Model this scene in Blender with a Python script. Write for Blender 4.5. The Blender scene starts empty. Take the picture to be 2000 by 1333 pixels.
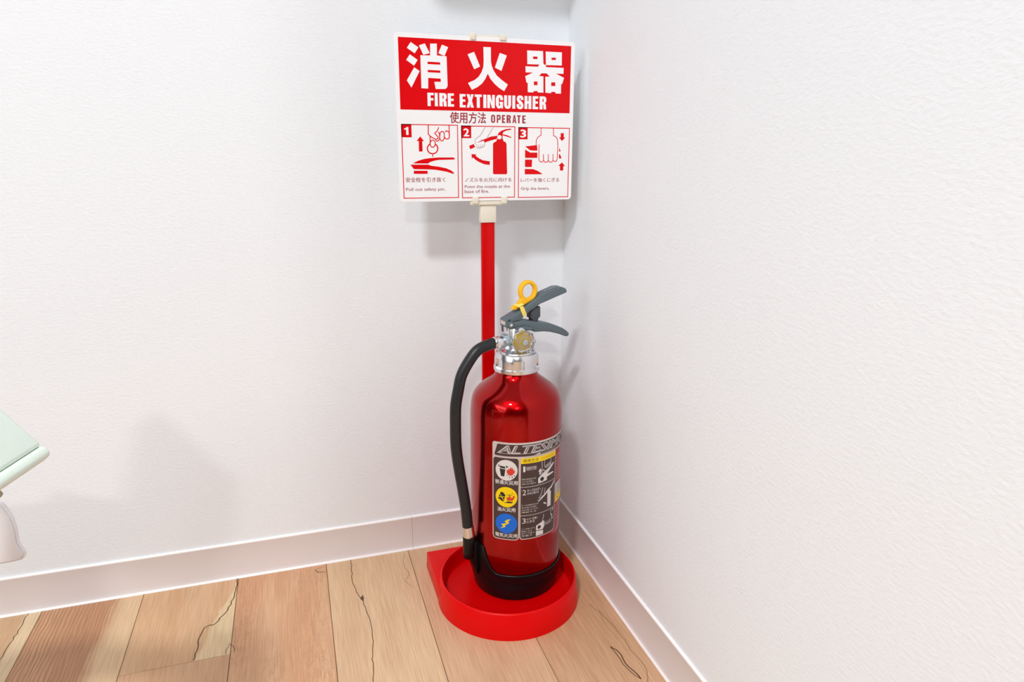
import bpy, bmesh, math, random
from mathutils import Vector, Matrix
from mathutils.geometry import tessellate_polygon
random.seed(7)
SC = bpy.context.scene
COL = SC.collection
rad = math.radians

# ---------------------------------------------------------------- camera, light, exposure
cd = bpy.data.cameras.new('camera')
cam = bpy.data.objects.new('camera', cd); COL.objects.link(cam)
cam.location = (-.4123, -1.0204, .6425)
cam.rotation_euler = (1.301343, -0.004789, -0.308963)
cd.sensor_width = 36; cd.lens = 1339.89 * 36 / 2000; cd.clip_start = .01
SC.camera = cam
SC.view_settings.view_transform = 'Standard'
SC.view_settings.look = 'None'
SC.view_settings.exposure = -0.34
SC.view_settings.gamma = 1.0
SC.view_settings.use_curve_mapping = False
w = bpy.data.worlds.new('world'); SC.world = w; w.use_nodes = True
w.node_tree.nodes['Background'].inputs[0].default_value = (.9, .95, 1, 1)
w.node_tree.nodes['Background'].inputs[1].default_value = .5

def area(name, loc, target, size, power, color=(1, 1, 1), shape='DISK', size_y=None):
    l = bpy.data.lights.new(name, 'AREA'); l.shape = shape; l.size = size
    if size_y: l.size_y = size_y
    l.energy = power; l.color = color
    o = bpy.data.objects.new(name, l); COL.objects.link(o); o.location = loc
    d = Vector(target) - Vector(loc)
    o.rotation_euler = d.to_track_quat('-Z', 'Y').to_euler()
    return o
area('ceiling_lamp_and_fill', (-1.22, -1.62, 2.36), (-1.22, -1.62, 0), .30, 61, (.975, .985, 1))
area('ceiling_lamp_and_fill', (-1.22, -3.9, 2.36), (-1.22, -3.9, 0), .28, 57, (1, .985, .965))  # unseen lamp added as fill from deeper in the room
area('ceiling_lamp_and_fill', (.95, -2.9, 2.36), (.95, -2.9, 0), .28, 34, (1, .97, .94))  # unseen lamp added to fill the left wall and soften shadows
area('window_light', (-3.5, -1.9, 1.5), (-.3, -1.2, 1.0), 2.9, 80, (.89, .945, 1), 'RECTANGLE', 1.7)

# ---------------------------------------------------------------- measured outlines (mm)
D_corners=[[-0.45, 211.03], [245.76, 211.53], [249.29, -1.33], [0.83, 1.46]]
D_banner=[[5.16, 207.3], [241.47, 205.86], [243.51, 118.26], [4.96, 119.53]]
D_kanji=[[[[21.21, 201.26], [31.09, 195.2], [25.93, 187.9], [16.07, 194.01]], [[19.61, 186.47], [29.51, 180.2], [24.61, 172.98], [14.74, 179.59]], [[24.82, 171.1], [31.73, 166.76], [20.41, 146.3], [14.66, 154.87]], [[31.72, 197.75], [39.47, 200.38], [45.49, 189.01], [37.14, 186.62]], [[61.88, 200.02], [70.04, 197.24], [64.93, 186.28], [56.89, 189.51]]], [[[46.35, 200.45], [55.22, 200.87], [55.03, 186.62], [67.73, 186.14], [68.39, 150.11], [67.2, 147.19], [64.89, 145.81], [52.44, 145.44], [50.69, 154.25], [59.43, 154.53], [59.23, 158.43], [42.71, 158.91], [42.33, 145.66], [33.41, 145.91], [33.26, 185.94], [45.97, 186.23]], [[42.43, 178.59], [59.14, 178.44], [59.07, 175.51], [42.34, 175.62]], [[42.31, 168.54], [59.07, 168.44], [59.01, 165.54], [42.23, 165.7]]], [[[96.06, 189.75], [104.81, 193.23], [112.91, 175.34], [104.77, 171.67]], [[140.16, 193.38], [150.08, 190.66], [142.53, 170.97], [133.37, 174.86]], [[117.55, 199.66], [127.88, 199.87], [127.94, 182.65], [128.97, 176.9], [131.6, 171.2], [136.01, 165.0], [141.94, 160.4], [151.62, 154.02], [146.43, 145.41], [138.97, 149.6], [133.04, 154.24], [127.15, 160.44], [123.48, 166.94], [120.1, 160.2], [115.38, 154.21], [109.5, 149.77], [101.42, 145.81], [96.07, 154.38], [105.5, 158.39], [110.77, 162.53], [114.9, 168.47], [117.27, 174.88], [117.9, 182.24]]], [[[178.68, 198.21], [201.53, 198.33], [202.3, 182.41], [203.55, 181.39], [206.02, 180.84], [206.07, 178.25], [232.15, 178.16], [232.04, 170.41], [220.79, 170.55], [232.99, 165.35], [230.5, 157.3], [228.93, 157.25], [228.94, 144.55], [221.08, 144.61], [220.41, 146.52], [214.77, 146.64], [214.19, 144.8], [205.95, 145.29], [205.38, 165.77], [211.87, 166.26], [207.46, 170.18], [200.06, 170.19], [196.13, 166.53], [202.6, 166.21], [202.97, 145.2], [194.93, 145.25], [194.28, 147.14], [188.75, 146.71], [188.16, 145.05], [180.19, 145.1], [180.05, 157.05], [178.22, 157.54], [176.31, 165.57], [187.5, 170.55], [176.87, 170.43], [176.48, 178.18], [194.41, 178.23], [196.51, 181.11], [179.17, 180.96]], [[187.22, 190.89], [193.6, 191.16], [193.65, 187.85], [187.27, 187.8]], [[188.88, 159.24], [194.09, 159.41], [194.17, 154.51], [188.95, 154.35]], [[214.2, 158.97], [220.3, 159.06], [220.42, 154.24], [214.3, 154.16]]], [[[205.39, 197.97], [229.01, 197.94], [229.25, 181.2], [206.02, 180.84]], [[213.95, 190.68], [220.31, 190.79], [220.39, 187.72], [214.01, 187.73]]]]
D_fe=[[['F', 41.04, 49.42], ['I', 50.73, 54.78], ['R', 56.85, 66.9], ['E', 68.3, 76.62], ['E', 84.38, 92.57], ['X', 93.97, 103.83], ['T', 105.24, 114.94], ['I', 117.04, 121.36], ['N', 122.58, 133.15], ['G', 134.68, 144.83], ['U', 146.36, 156.34], ['I', 158.12, 162.25], ['S', 164.29, 174.14], ['H', 175.67, 185.59], ['E', 187.39, 195.55], ['R', 197.61, 207.42]], 140.71, 124.16, 139.86, 122.94]
D_op=[[['O', 127.86, 133.66], ['P', 135.94, 141.52], ['E', 143.3, 147.89], ['R', 149.93, 156.08], ['A', 158.38, 164.05], ['T', 165.07, 170.25], ['E', 172.56, 177.51]], 114.76, 104.28, 114.93, 104.29]
D_txt=[['使用方法', 70.83, 103.09, 120.67, 117.46], ['安全栓を引き抜く', 8.71, 26.15, 62.61, 32.65], ['Pull out safety pin.', 8.67, 13.65, 62.31, 18.75], ['ノズルを火元に向ける', 89.89, 25.9, 157.32, 31.66], ['Point the nozzle at the', 89.78, 17.64, 155.1, 21.58], ['base of fire.', 89.69, 11.0, 124.56, 15.34], ['レバーを強くにぎる', 171.16, 24.99, 229.15, 30.79], ['Grip the levers.', 171.44, 12.93, 214.36, 18.28], ['1', 8.9, 87.12, 14.54, 97.1], ['2', 89.46, 86.44, 96.6, 96.31], ['3', 170.45, 85.69, 177.91, 95.82]]
D_frames=[[[5.0, 101.42], [81.49, 100.44], [81.45, 4.2], [5.03, 5.02]], [[85.84, 100.51], [162.78, 99.91], [162.3, 3.51], [85.84, 4.39]], [[166.94, 99.73], [243.12, 98.94], [244.19, 2.91], [167.21, 3.78]]]
D_squares=[[[5.0, 101.42], [18.72, 100.64], [18.56, 84.19], [5.39, 84.05]], [[85.84, 100.51], [99.9, 100.41], [99.71, 83.99], [86.43, 83.86]], [[166.94, 99.73], [180.57, 99.52], [180.76, 83.17], [167.24, 83.04]]]
D_p1=[[[29.91, 85.48], [35.01, 79.57], [32.53, 79.55], [32.62, 66.15], [27.66, 66.13], [27.84, 79.51], [24.96, 79.48]], [[18.65, 50.73], [25.79, 54.07], [34.16, 56.47], [42.53, 57.68], [54.3, 58.5], [75.07, 58.55], [76.73, 55.89], [54.22, 55.3], [47.46, 54.09], [42.39, 52.49], [39.41, 50.57]], [[15.71, 49.14], [39.79, 49.12], [43.94, 47.68], [54.01, 46.46], [64.14, 44.42], [70.9, 41.56], [74.7, 38.7], [75.1, 36.9], [72.53, 37.24], [65.74, 39.55], [58.96, 40.79], [50.53, 42.19], [42.13, 42.86], [20.06, 43.32]], [[19.98, 41.16], [38.72, 41.1], [38.61, 37.07], [19.85, 37.16]]]
D_p1ring=[[53.32, 70.07], [53.03, 68.31], [52.28, 66.68], [51.11, 65.27], [49.61, 64.19], [47.87, 63.51], [46.03, 63.27], [44.19, 63.49], [42.5, 64.16], [41.06, 65.23], [39.98, 66.62], [39.32, 68.24], [39.13, 69.98], [39.42, 71.72], [40.17, 73.35], [41.33, 74.75], [42.82, 75.83], [44.55, 76.51], [46.38, 76.75], [48.21, 76.54], [49.91, 75.88], [51.35, 74.82], [52.45, 73.43], [53.12, 71.81]]
D_p1s=[[[46.26, 62.47], [46.17, 59.28]], [[41.21, 99.82], [40.89, 88.5], [43.31, 86.17], [43.06, 77.12]], [[43.31, 86.17], [46.57, 83.85], [50.69, 81.92], [53.63, 82.9], [54.26, 84.72], [49.64, 89.78], [53.29, 92.96], [55.24, 97.54]], [[54.42, 91.41], [56.04, 89.07], [56.16, 83.55], [54.83, 80.38], [52.3, 79.57], [50.24, 80.73]], [[56.73, 90.26], [59.29, 92.26], [61.78, 91.5], [62.72, 88.36], [62.26, 82.83], [60.27, 80.04], [57.76, 80.41], [56.16, 83.55], [56.73, 90.26]], [[63.46, 91.52], [66.01, 93.13], [68.92, 91.59], [69.7, 88.44], [69.19, 84.08], [67.47, 82.48], [64.53, 82.69], [62.98, 84.81]], [[69.34, 99.86], [69.38, 84.88]]]
D_p1f=[[43.06, 77.12], [43.39, 73.96], [45.01, 72.0], [47.51, 72.01], [49.48, 74.01], [49.9, 77.18], [49.37, 79.54], [47.33, 80.94], [44.81, 80.29]]
D_p2=[[[137.13, 83.16], [135.37, 81.52], [135.37, 80.3], [131.41, 78.24], [130.52, 76.21], [130.42, 37.22], [131.75, 36.14], [150.09, 36.05], [150.98, 37.55], [149.97, 76.76], [148.64, 79.2], [145.53, 80.39], [145.53, 82.02], [144.2, 83.23]], [[137.14, 87.61], [127.49, 86.29], [114.38, 81.33], [108.29, 78.46], [109.57, 76.05], [120.46, 78.96], [128.34, 81.46], [136.25, 83.39]], [[96.58, 73.7], [103.08, 76.4], [105.2, 72.39], [98.25, 69.36]], [[137.58, 88.83], [138.46, 91.26], [142.42, 94.13], [148.59, 96.23], [156.56, 97.15], [157.02, 95.78], [149.48, 94.39], [145.51, 92.56], [144.19, 89.71], [145.51, 89.32], [150.39, 88.57], [157.06, 85.8], [156.44, 84.73], [149.5, 86.77], [144.19, 88.09], [144.37, 82.99], [136.96, 82.91]], [[99.9, 63.06], [107.1, 62.68], [105.35, 61.05], [109.84, 57.81], [115.94, 54.96], [126.04, 53.49], [125.76, 48.56], [117.66, 49.64], [109.8, 52.91], [104.6, 56.17], [102.02, 58.85], [100.44, 56.57]]]
D_p2hub=[[142.96, 85.65], [142.85, 84.93], [142.55, 84.27], [142.08, 83.69], [141.46, 83.25], [140.73, 82.96], [139.95, 82.86], [139.18, 82.95], [138.46, 83.22], [137.84, 83.65], [137.36, 84.21], [137.06, 84.87], [136.96, 85.59], [137.06, 86.3], [137.36, 86.97], [137.84, 87.54], [138.46, 87.98], [139.18, 88.27], [139.96, 88.37], [140.73, 88.28], [141.45, 88.02], [142.08, 87.59], [142.55, 87.02], [142.85, 86.36]]
D_p2hand=[[106.09, 75.62], [107.41, 77.64], [117.86, 80.96], [119.14, 76.93], [116.06, 72.86], [110.82, 70.81], [107.36, 71.59]]
D_p2s=[[[119.7, 98.63], [112.26, 87.33], [107.48, 84.47], [105.02, 80.84], [105.5, 76.82], [107.39, 75.23], [107.36, 72.0], [109.96, 71.04], [110.43, 75.25]], [[131.2, 98.8], [122.24, 85.03]], [[109.96, 71.04], [112.57, 71.06], [113.04, 75.67]], [[112.57, 71.06], [115.36, 72.45], [115.22, 76.5]], [[115.36, 72.45], [117.81, 73.68], [119.14, 77.33], [117.42, 80.95], [113.52, 82.53]]]
D_p3=[[[177.06, 73.68], [194.78, 75.7], [195.54, 67.99], [184.84, 68.35]], [[177.1, 69.55], [184.88, 65.44], [195.4, 65.49], [195.51, 58.22], [177.22, 58.19]], [[177.25, 55.86], [187.74, 55.87], [187.42, 45.81], [177.17, 45.83]], [[176.92, 43.15], [189.29, 42.87], [195.78, 40.74], [200.45, 38.18], [203.74, 35.79], [177.0, 35.75]], [[228.11, 72.76], [230.59, 67.32], [227.98, 66.89]], [[228.06, 63.52], [229.76, 63.1], [232.25, 57.62], [228.02, 57.61]], [[229.96, 92.13], [234.62, 92.19], [234.77, 86.36], [237.11, 86.22], [232.29, 81.33], [227.5, 86.29], [230.11, 86.31]], [[232.86, 52.11], [237.9, 47.0], [235.16, 47.01], [235.04, 40.78], [230.13, 40.79], [229.98, 47.01], [227.52, 47.27]]]
D_p3s=[[[200.35, 98.58], [200.51, 89.14], [195.99, 86.2], [193.49, 82.47], [193.41, 75.86]], [[218.87, 98.85], [219.09, 88.93], [223.59, 86.49], [225.54, 82.77], [225.98, 76.1], [225.42, 56.76], [224.82, 54.23], [222.04, 53.21], [219.19, 54.9], [219.0, 63.49]], [[197.78, 76.72], [197.85, 55.88], [199.74, 52.95], [202.98, 52.7], [204.79, 54.88], [204.63, 63.44]], [[204.79, 55.05], [206.68, 52.53], [210.4, 52.53], [212.02, 54.89], [211.85, 63.46]], [[212.02, 54.89], [214.12, 52.53], [217.38, 52.7], [219.19, 54.9]]]
D_clip=[[99.7, 216.19, 106.53, 207.67], [140.21, 216.09, 148.39, 208.83], [100.51, 6.27, 108.58, -3.66], [142.17, 5.32, 150.35, -3.95]]
D_socket=[[-0.156, -0.074, 0.5446], [-0.1326, -0.074, 0.5623]]
D_ulev=[[-21.16, 421.48], [-1.29, 430.52], [8.94, 435.89], [32.57, 449.71], [43.07, 453.91], [61.33, 459.06], [69.09, 459.01], [74.62, 456.85], [77.08, 453.31], [77.17, 450.65], [64.76, 447.21], [33.53, 438.51], [25.33, 434.14], [15.69, 429.3], [6.14, 422.54], [1.75, 419.13], [-13.57, 417.03], [-20.06, 414.56]]
D_llev=[[-19.98, 415.96], [-16.02, 417.75], [-10.22, 417.39], [5.89, 418.43], [19.32, 415.21], [32.2, 412.04], [43.7, 410.01], [59.33, 404.78], [71.29, 399.25], [78.61, 394.25], [82.75, 389.95], [82.06, 386.6], [78.88, 385.63], [74.85, 386.84], [63.61, 391.7], [51.77, 395.57], [40.11, 398.05], [23.33, 399.15], [21.0, 403.1], [5.98, 409.57], [-8.71, 408.74], [-12.35, 407.56], [-15.98, 407.68], [-19.61, 411.06]]
D_stop=[[19.38, 428.61], [25.69, 432.85], [34.73, 434.19], [35.0, 419.94], [31.63, 416.67], [30.97, 411.09], [23.02, 411.04], [22.54, 417.39], [19.52, 418.73]]
D_plate=[[-10.15, 409.48], [7.45, 410.6], [17.91, 407.36], [20.21, 404.43], [15.73, 403.0], [-5.75, 405.02]]
D_ring=[[17.22, 457.11], [17.01, 472.24], [17.42, 441.84]]
D_tab=[[-6.46, 435.91], [-2.82, 437.14], [3.03, 438.13], [8.94, 436.86], [11.16, 437.28], [1.62, 431.46], [-4.97, 431.86]]
D_seal=[[-1.71, 438.44], [4.88, 438.39], [10.17, 426.77], [5.04, 422.79]]
D_pivot=[[-14.92, 414.06]]
D_gauge=[[0.74, 390.74], [-16.43, 408.19], [17.72, 371.67], [0.34, 392.74]]
D_hose=[[-34.76, 389.31], [-44.3, 387.68], [-60.82, 382.34], [-73.76, 368.99], [-85.57, 350.1], [-91.07, 329.05], [-95.14, 307.59], [-96.03, 280.81], [-95.83, 250.33], [-93.52, 226.62], [-89.98, 202.25], [-86.72, 181.56], [-81.97, 147.96], [-79.51, 119.27]]
D_hosefer=[[-79.1, 119.15], [-77.65, 104.55], [-77.08, 84.16], [-78.95, 69.44], [-71.7, 43.89]]
D_port=[[-7.25, 390.8], [-18.67, 389.36], [-33.97, 388.47]]
D_valve=[[-30.08, 376.31], [-12.29, 373.79], [-25.33, 411.93], [-9.24, 406.33]]
D_chair=[[-0.5974, -0.4554, 0.42], [-0.2833, -0.959, 0.0], [-0.6252, 0.1846, 0.7583], [0.7273, -0.2148, 0.6518]]
D_white=[[-0.6985, -0.3604, 0.3473], [-0.6733, -0.3697, 0.3431], [-0.6664, -0.375, 0.3323], [-0.6631, -0.3795, 0.3203], [-0.6622, -0.3826, 0.3108], [-0.66, -0.3848, 0.3056], [-0.6574, -0.3869, 0.3013], [-0.6581, -0.3878, 0.2974], [-0.6617, -0.3874, 0.2948], [-0.6773, -0.3833, 0.2917], [-0.7032, -0.376, 0.2881]]
D_fw=[0.2943, 0.9179, -0.2662]
D_S = (-.2695, -.078, .576)

# ---------------------------------------------------------------- helpers
def lin(c):
    c = c / 255
    return c / 12.92 if c <= .04045 else ((c + .055) / 1.055) ** 2.4
def S(r, g, b): return (lin(r), lin(g), lin(b), 1)

def mat(name, color, rough=.5, metal=0, coat=0, spec=.5, trans=0, ior=1.45, bump=None):
    m = bpy.data.materials.new(name); m.use_nodes = True
    nt = m.node_tree; b = nt.nodes['Principled BSDF']
    b.inputs['Base Color'].default_value = color
    b.inputs['Roughness'].default_value = rough
    b.inputs['Metallic'].default_value = metal
    b.inputs['Coat Weight'].default_value = coat
    b.inputs['Coat Roughness'].default_value = .03
    b.inputs['Specular IOR Level'].default_value = spec
    b.inputs['Transmission Weight'].default_value = trans
    b.inputs['IOR'].default_value = ior
    if bump:
        scale, strength, dist, vec = bump
        tc = nt.nodes.new('ShaderNodeTexCoord'); mp = nt.nodes.new('ShaderNodeMapping')
        mp.inputs['Scale'].default_value = vec
        n = nt.nodes.new('ShaderNodeTexNoise'); n.inputs['Scale'].default_value = scale
        n.inputs['Detail'].default_value = 3
        bp = nt.nodes.new('ShaderNodeBump'); bp.inputs['Strength'].default_value = strength
        bp.inputs['Distance'].default_value = dist
        nt.links.new(tc.outputs['Object'], mp.inputs['Vector'])
        nt.links.new(mp.outputs[0], n.inputs['Vector'])
        nt.links.new(n.outputs[0], bp.inputs['Height'])
        nt.links.new(bp.outputs[0], b.inputs['Normal'])
    return m

def link(name, me, parent=None, m=None, smooth=False):
    o = bpy.data.objects.new(name, me); COL.objects.link(o)
    if parent is not None: o.parent = parent
    if m is not None and not me.materials: me.materials.append(m)
    if smooth:
        for p in me.polygons: p.use_smooth = True
    return o

def fin(name, bm, parent=None, m=None, smooth=False, auto=None):
    if auto is not None:
        for e in bm.edges:
            if len(e.link_faces) == 2 and e.calc_face_angle(0) > rad(auto): e.smooth = False
        smooth = True
    me = bpy.data.meshes.new(name); bm.to_mesh(me); bm.free()
    return link(name, me, parent, m, smooth)

def tag(o, label=None, cat=None, group=None, kind=None):
    if label: o['label'] = label
    if cat: o['category'] = cat
    if group: o['group'] = group
    if kind: o['kind'] = kind
    return o
def empty(name, loc=(0, 0, 0)):
    o = bpy.data.objects.new(name, None); COL.objects.link(o); o.location = loc; o.empty_display_size = .05
    return o

def box_bm(bm, lo, hi, bevel=0, seg=2):
    r = bmesh.ops.create_cube(bm, size=1)
    c = [(a + b) / 2 for a, b in zip(lo, hi)]; s = [b - a for a, b in zip(lo, hi)]
    for v in r['verts']: v.co = Vector([v.co[i] * s[i] + c[i] for i in range(3)])
    if bevel:
        es = list({e for v in r['verts'] for e in v.link_edges})
        bmesh.ops.bevel(bm, geom=es, offset=bevel, segments=seg, affect='EDGES', profile=.5)
    return bm
def box(name, lo, hi, parent, m, bevel=0, seg=2):
    bm = box_bm(bmesh.new(), lo, hi, bevel, seg)
    return fin(name, bm, parent, m, auto=40 if bevel else None)

def lathe_bm(bm, prof, n=96, closed=False, fr=None, axis=None):
    """prof: list of (r, z); fr(theta, r, z) -> (r, z)"""
    rings = []
    for r, z in prof:
        if r < 1e-6 and fr is None:
            rings.append([bm.verts.new((0, 0, z))])
        else:
            ring = []
            for i in range(n):
                t = 2 * math.pi * i / n
                rr, zz = fr(t, r, z) if fr else (r, z)
                ring.append(bm.verts.new((rr * math.cos(t), rr * math.sin(t), zz)))
            rings.append(ring)
    for a, b in zip(rings[:-1], rings[1:]):
        for i in range(n):
            j = (i + 1) % n
            if len(a) == 1 and len(b) == 1: continue
            if len(a) == 1: bm.faces.new((a[0], b[j], b[i]))
            elif len(b) == 1: bm.faces.new((a[i], a[j], b[0]))
            else: bm.faces.new((a[i], a[j], b[j], b[i]))
    bmesh.ops.recalc_face_normals(bm, faces=bm.faces)
    return bm
def lathe(name, prof, parent, m, n=96, fr=None, mtx=None, auto=35):
    bm = lathe_bm(bmesh.new(), prof, n, fr=fr)
    if mtx is not None: bm.transform(mtx)
    return fin(name, bm, parent, m, auto=auto)
def arc(cx, cy, r, a0, a1, n=6):
    return [(cx + r * math.cos(rad(a0 + (a1 - a0) * i / n)), cy + r * math.sin(rad(a0 + (a1 - a0) * i / n))) for i in range(n + 1)]

def tube(name, pts, radius, parent, m, n=20, caps=True):
    """pts list of Vectors; radius a number or list"""
    bm = bmesh.new(); rings = []
    up = None
    for i, p in enumerate(pts):
        d = (pts[min(i + 1, len(pts) - 1)] - pts[max(i - 1, 0)]).normalized()
        if up is None:
            up = d.orthogonal().normalized()
        up = (up - d * up.dot(d)).normalized()
        s = d.cross(up)
        r = radius[i] if isinstance(radius, (list, tuple)) else radius
        rings.append([bm.verts.new(p + (up * math.cos(2 * math.pi * k / n) + s * math.sin(2 * math.pi * k / n)) * r) for k in range(n)])
    for a, b in zip(rings[:-1], rings[1:]):
        for k in range(n): bm.faces.new((a[k], a[(k + 1) % n], b[(k + 1) % n], b[k]))
    if caps:
        bm.faces.new(rings[0]); bm.faces.new(rings[-1])
    bmesh.ops.recalc_face_normals(bm, faces=bm.faces)
    return fin(name, bm, parent, m, auto=50)
def smoothpath(pts, k=5):
    out = []
    for i in range(len(pts) - 1):
        p0, p1, p2, p3 = pts[max(i - 1, 0)], pts[i], pts[i + 1], pts[min(i + 2, len(pts) - 1)]
        for j in range(k):
            t = j / k
            out.append(.5 * ((2 * p1) + (-p0 + p2) * t + (2 * p0 - 5 * p1 + 4 * p2 - p3) * t * t + (-p0 + 3 * p1 - 3 * p2 + p3) * t ** 3))
    out.append(pts[-1]); return out

def prism(name, poly, f, t0, t1, parent, m, bevel=0, seg=2, holes=()):
    """2D polygon extruded along the third axis of f(a, b, t)"""
    bm = bmesh.new()
    loops = [poly] + list(holes)
    flat = [q for l in loops for q in l]
    tris = tessellate_polygon([[Vector((a, b, 0)) for a, b in l] for l in loops])
    lo = [bm.verts.new(f(a, b, t0)) for a, b in flat]; hi = [bm.verts.new(f(a, b, t1)) for a, b in flat]
    for t in tris:
        bm.faces.new([lo[i] for i in t]); bm.faces.new([hi[i] for i in reversed(t)])
    o = 0
    for l in loops:
        n = len(l)
        for i in range(n):
            j = (i + 1) % n
            bm.faces.new((lo[o + i], lo[o + j], hi[o + j], hi[o + i]))
        o += n
    bmesh.ops.recalc_face_normals(bm, faces=bm.faces)
    bmesh.ops.dissolve_limit(bm, angle_limit=.01, verts=bm.verts, edges=bm.edges)
    if bevel:
        es = [e for e in bm.edges if len(e.link_faces) == 2 and e.calc_face_angle(0) > rad(35)]
        bmesh.ops.bevel(bm, geom=es, offset=bevel, segments=seg, affect='EDGES', profile=.5, clamp_overlap=True)
    return fin(name, bm, parent, m, auto=40)

def art(name, polys, f, layer, parent, m, strokes=(), width=1.0, step=None, closed=False):
    """flat print: polys = list of [outer, hole, hole...] in 2D; strokes = polylines; f(a, b, layer) maps to 3D"""
    bm = bmesh.new()
    for loops in polys:
        flat = [bm.verts.new((q[0], q[1], 0)) for l in loops for q in l]
        for t in tessellate_polygon([[Vector((q[0], q[1], 0)) for q in l] for l in loops]):
            try: bm.faces.new([flat[i] for i in t])
            except ValueError: pass
    for si, s in enumerate(strokes):
        s = list(s); zk = (si % 12 + 1) * 8e-6 if polys or len(strokes) > 1 else 0
        if closed: s = s + [s[0]]
        P = [Vector((q[0], q[1])) for q in s]; n = len(P); off = []
        for i in range(n):
            a = (P[i] - P[i - 1]).normalized() if i else None
            b = (P[i + 1] - P[i]).normalized() if i < n - 1 else None
            if closed and i in (0, n - 1): a = (P[-1] - P[-2]).normalized(); b = (P[1] - P[0]).normalized()
            if a is None: a = b
            if b is None: b = a
            d = (a + b)
            d = a if d.length < 1e-6 else d.normalized()
            k = min(1 / max(.5, d.dot(a)), 1.6)
            off.append(Vector((-d.y, d.x)) * width / 2 * k)
        L = [bm.verts.new((*(p + o), zk)) for p, o in zip(P, off)]; R_ = [bm.verts.new((*(p - o), zk)) for p, o in zip(P, off)]
        for i in range(n - 1): bm.faces.new((L[i], L[i + 1], R_[i + 1], R_[i]))
    return flatfin(name, bm, f, layer, parent, m, step)
def flatfin(name, bm, f, layer, parent, m, step=None):
    if step:
        xs = [v.co.x for v in bm.verts]; x = min(xs) + step
        while x < max(xs):
            bmesh.ops.bisect_plane(bm, geom=bm.verts[:] + bm.edges[:] + bm.faces[:], plane_co=(x, 0, 0), plane_no=(1, 0, 0)); x += step
    for fa in bm.faces:
        fa.normal_update()
        if fa.normal.z < 0: fa.normal_flip()
    for v in bm.verts: v.co = f(v.co.x, v.co.y, layer + v.co.z)
    return fin(name, bm, parent, m)

def text(name, s, bb, f, layer, parent, m, bold=0, step=None, shear=0):
    c = bpy.data.curves.new('t', 'FONT'); c.body = s; c.size = 1; c.offset = 0; c.resolution_u = 2; c.shear = shear
    o = bpy.data.objects.new('t', c); COL.objects.link(o)
    me = bpy.data.meshes.new_from_object(o.evaluated_get(bpy.context.evaluated_depsgraph_get()))
    bpy.data.objects.remove(o); bpy.data.curves.remove(c)
    bm = bmesh.new(); bm.from_mesh(me); bpy.data.meshes.remove(me)
    xs = [v.co.x for v in bm.verts]; ys = [v.co.y for v in bm.verts]
    x0, x1, y0, y1 = min(xs), max(xs), min(ys), max(ys)
    if bold:
        src = bm.faces[:] + bm.verts[:] + bm.edges[:]
        for qi, (dx, dy) in enumerate(((bold, 0), (-bold, 0), (0, bold * .7), (0, -bold * .7))):
            d = bmesh.ops.duplicate(bm, geom=src)['geom']
            for v in d:
                if isinstance(v, bmesh.types.BMVert): v.co += Vector((dx, dy, (qi + 1) * 1e-5))
    for v in bm.verts:
        v.co = Vector((bb[0] + (v.co.x - x0) / (x1 - x0) * (bb[2] - bb[0]), bb[1] + (v.co.y - y0) / (y1 - y0) * (bb[3] - bb[1]), v.co.z))
    return flatfin(name, bm, f, layer, parent, m, step)

# ---------------------------------------------------------------- materials
M = {}
M['wall'] = mat('wallpaper', (.828, .862, .892, 1), .62, bump=(230, .45, .0011, (.75, .75, 1.35)))
M['ceiling'] = mat('ceiling_paint', (.85, .85, .85, 1), .8)
M['far'] = mat('far_wall_paint', (.06, .057, .057, 1), .8)
M['base'] = mat('vinyl_baseboard', S(226, 220, 220), .35)
M['bead'] = mat('baseboard_edge_highlight', S(252, 250, 250), .25)  # near-white vinyl: highlight lines of bead and foot put into the colour
M['red_plastic'] = mat('red_moulded_plastic', (.74, .0, .001, 1), .36, spec=.22)
M['pole_red'] = mat('red_pole_paint', (.60, .0, .001, 1), .3, spec=.2)
M['tank'] = mat('metallic_red_paint', (.42, .0, .001, 1), .25, metal=1, coat=.42)
M['rubber'] = mat('black_rubber', (.014, .015, .017, 1), .38)
M['boot'] = mat('black_boot_plastic', (.004, .004, .0045, 1), .33, spec=.35)
M['grey_metal'] = mat('grey_painted_steel', S(92, 106, 113), .42)
M['grey_dark'] = mat('dark_grey_plastic', S(70, 76, 82), .5)
M['chrome'] = mat('satin_aluminium', (.80, .80, .82, 1), .26, metal=1)
M['zinc'] = mat('zinc_plated_steel', (.46, .55, .60, 1), .3, metal=.9)
M['yellow'] = mat('yellow_plastic', (.95, .50, .005, 1), .4)
M['pale_yellow'] = mat('pale_yellow_seal', (.95, .76, .16, 1), .5)
M['dial_yellow'] = mat('dial_yellow_print', (.75, .52, .06, 1), .5)
M['hub'] = mat('dial_hub_white', (.75, .77, .80, 1), .4)
M['cream'] = mat('cream_plastic', S(232, 226, 210), .45)
M['board'] = mat('sign_board_plastic', S(243, 244, 246), .35)
M['sign_red'] = mat('sign_red_print', S(220, 0, 10), .32, spec=.25)
M['sign_white'] = mat('sign_white_print', S(245, 246, 250), .35)
M['sign_dark'] = mat('sign_caption_print', S(160, 55, 65), .5)
M['sign_thin'] = mat('sign_thin_line_print', S(150, 95, 95), .5)
M['lab_silver'] = mat('label_silver_film', S(205, 190, 186), .35)
M['lab_dark'] = mat('label_dark_print', S(70, 52, 50), .35)
M['lab_white'] = mat('label_white_print', S(222, 216, 214), .4)
M['lab_yellow'] = mat('label_yellow_print', S(245, 210, 0), .4)
M['lab_grey'] = mat('label_grey_print', S(128, 120, 122), .35)
M['lab_blue'] = mat('label_blue_print', S(5, 105, 215), .4)
M['lab_red'] = mat('label_red_print', S(214, 60, 45), .4)
M['lab_orange'] = mat('label_orange_print', S(232, 120, 20), .4)
M['lab_black'] = mat('label_black_print', S(35, 38, 38), .4)
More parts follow.
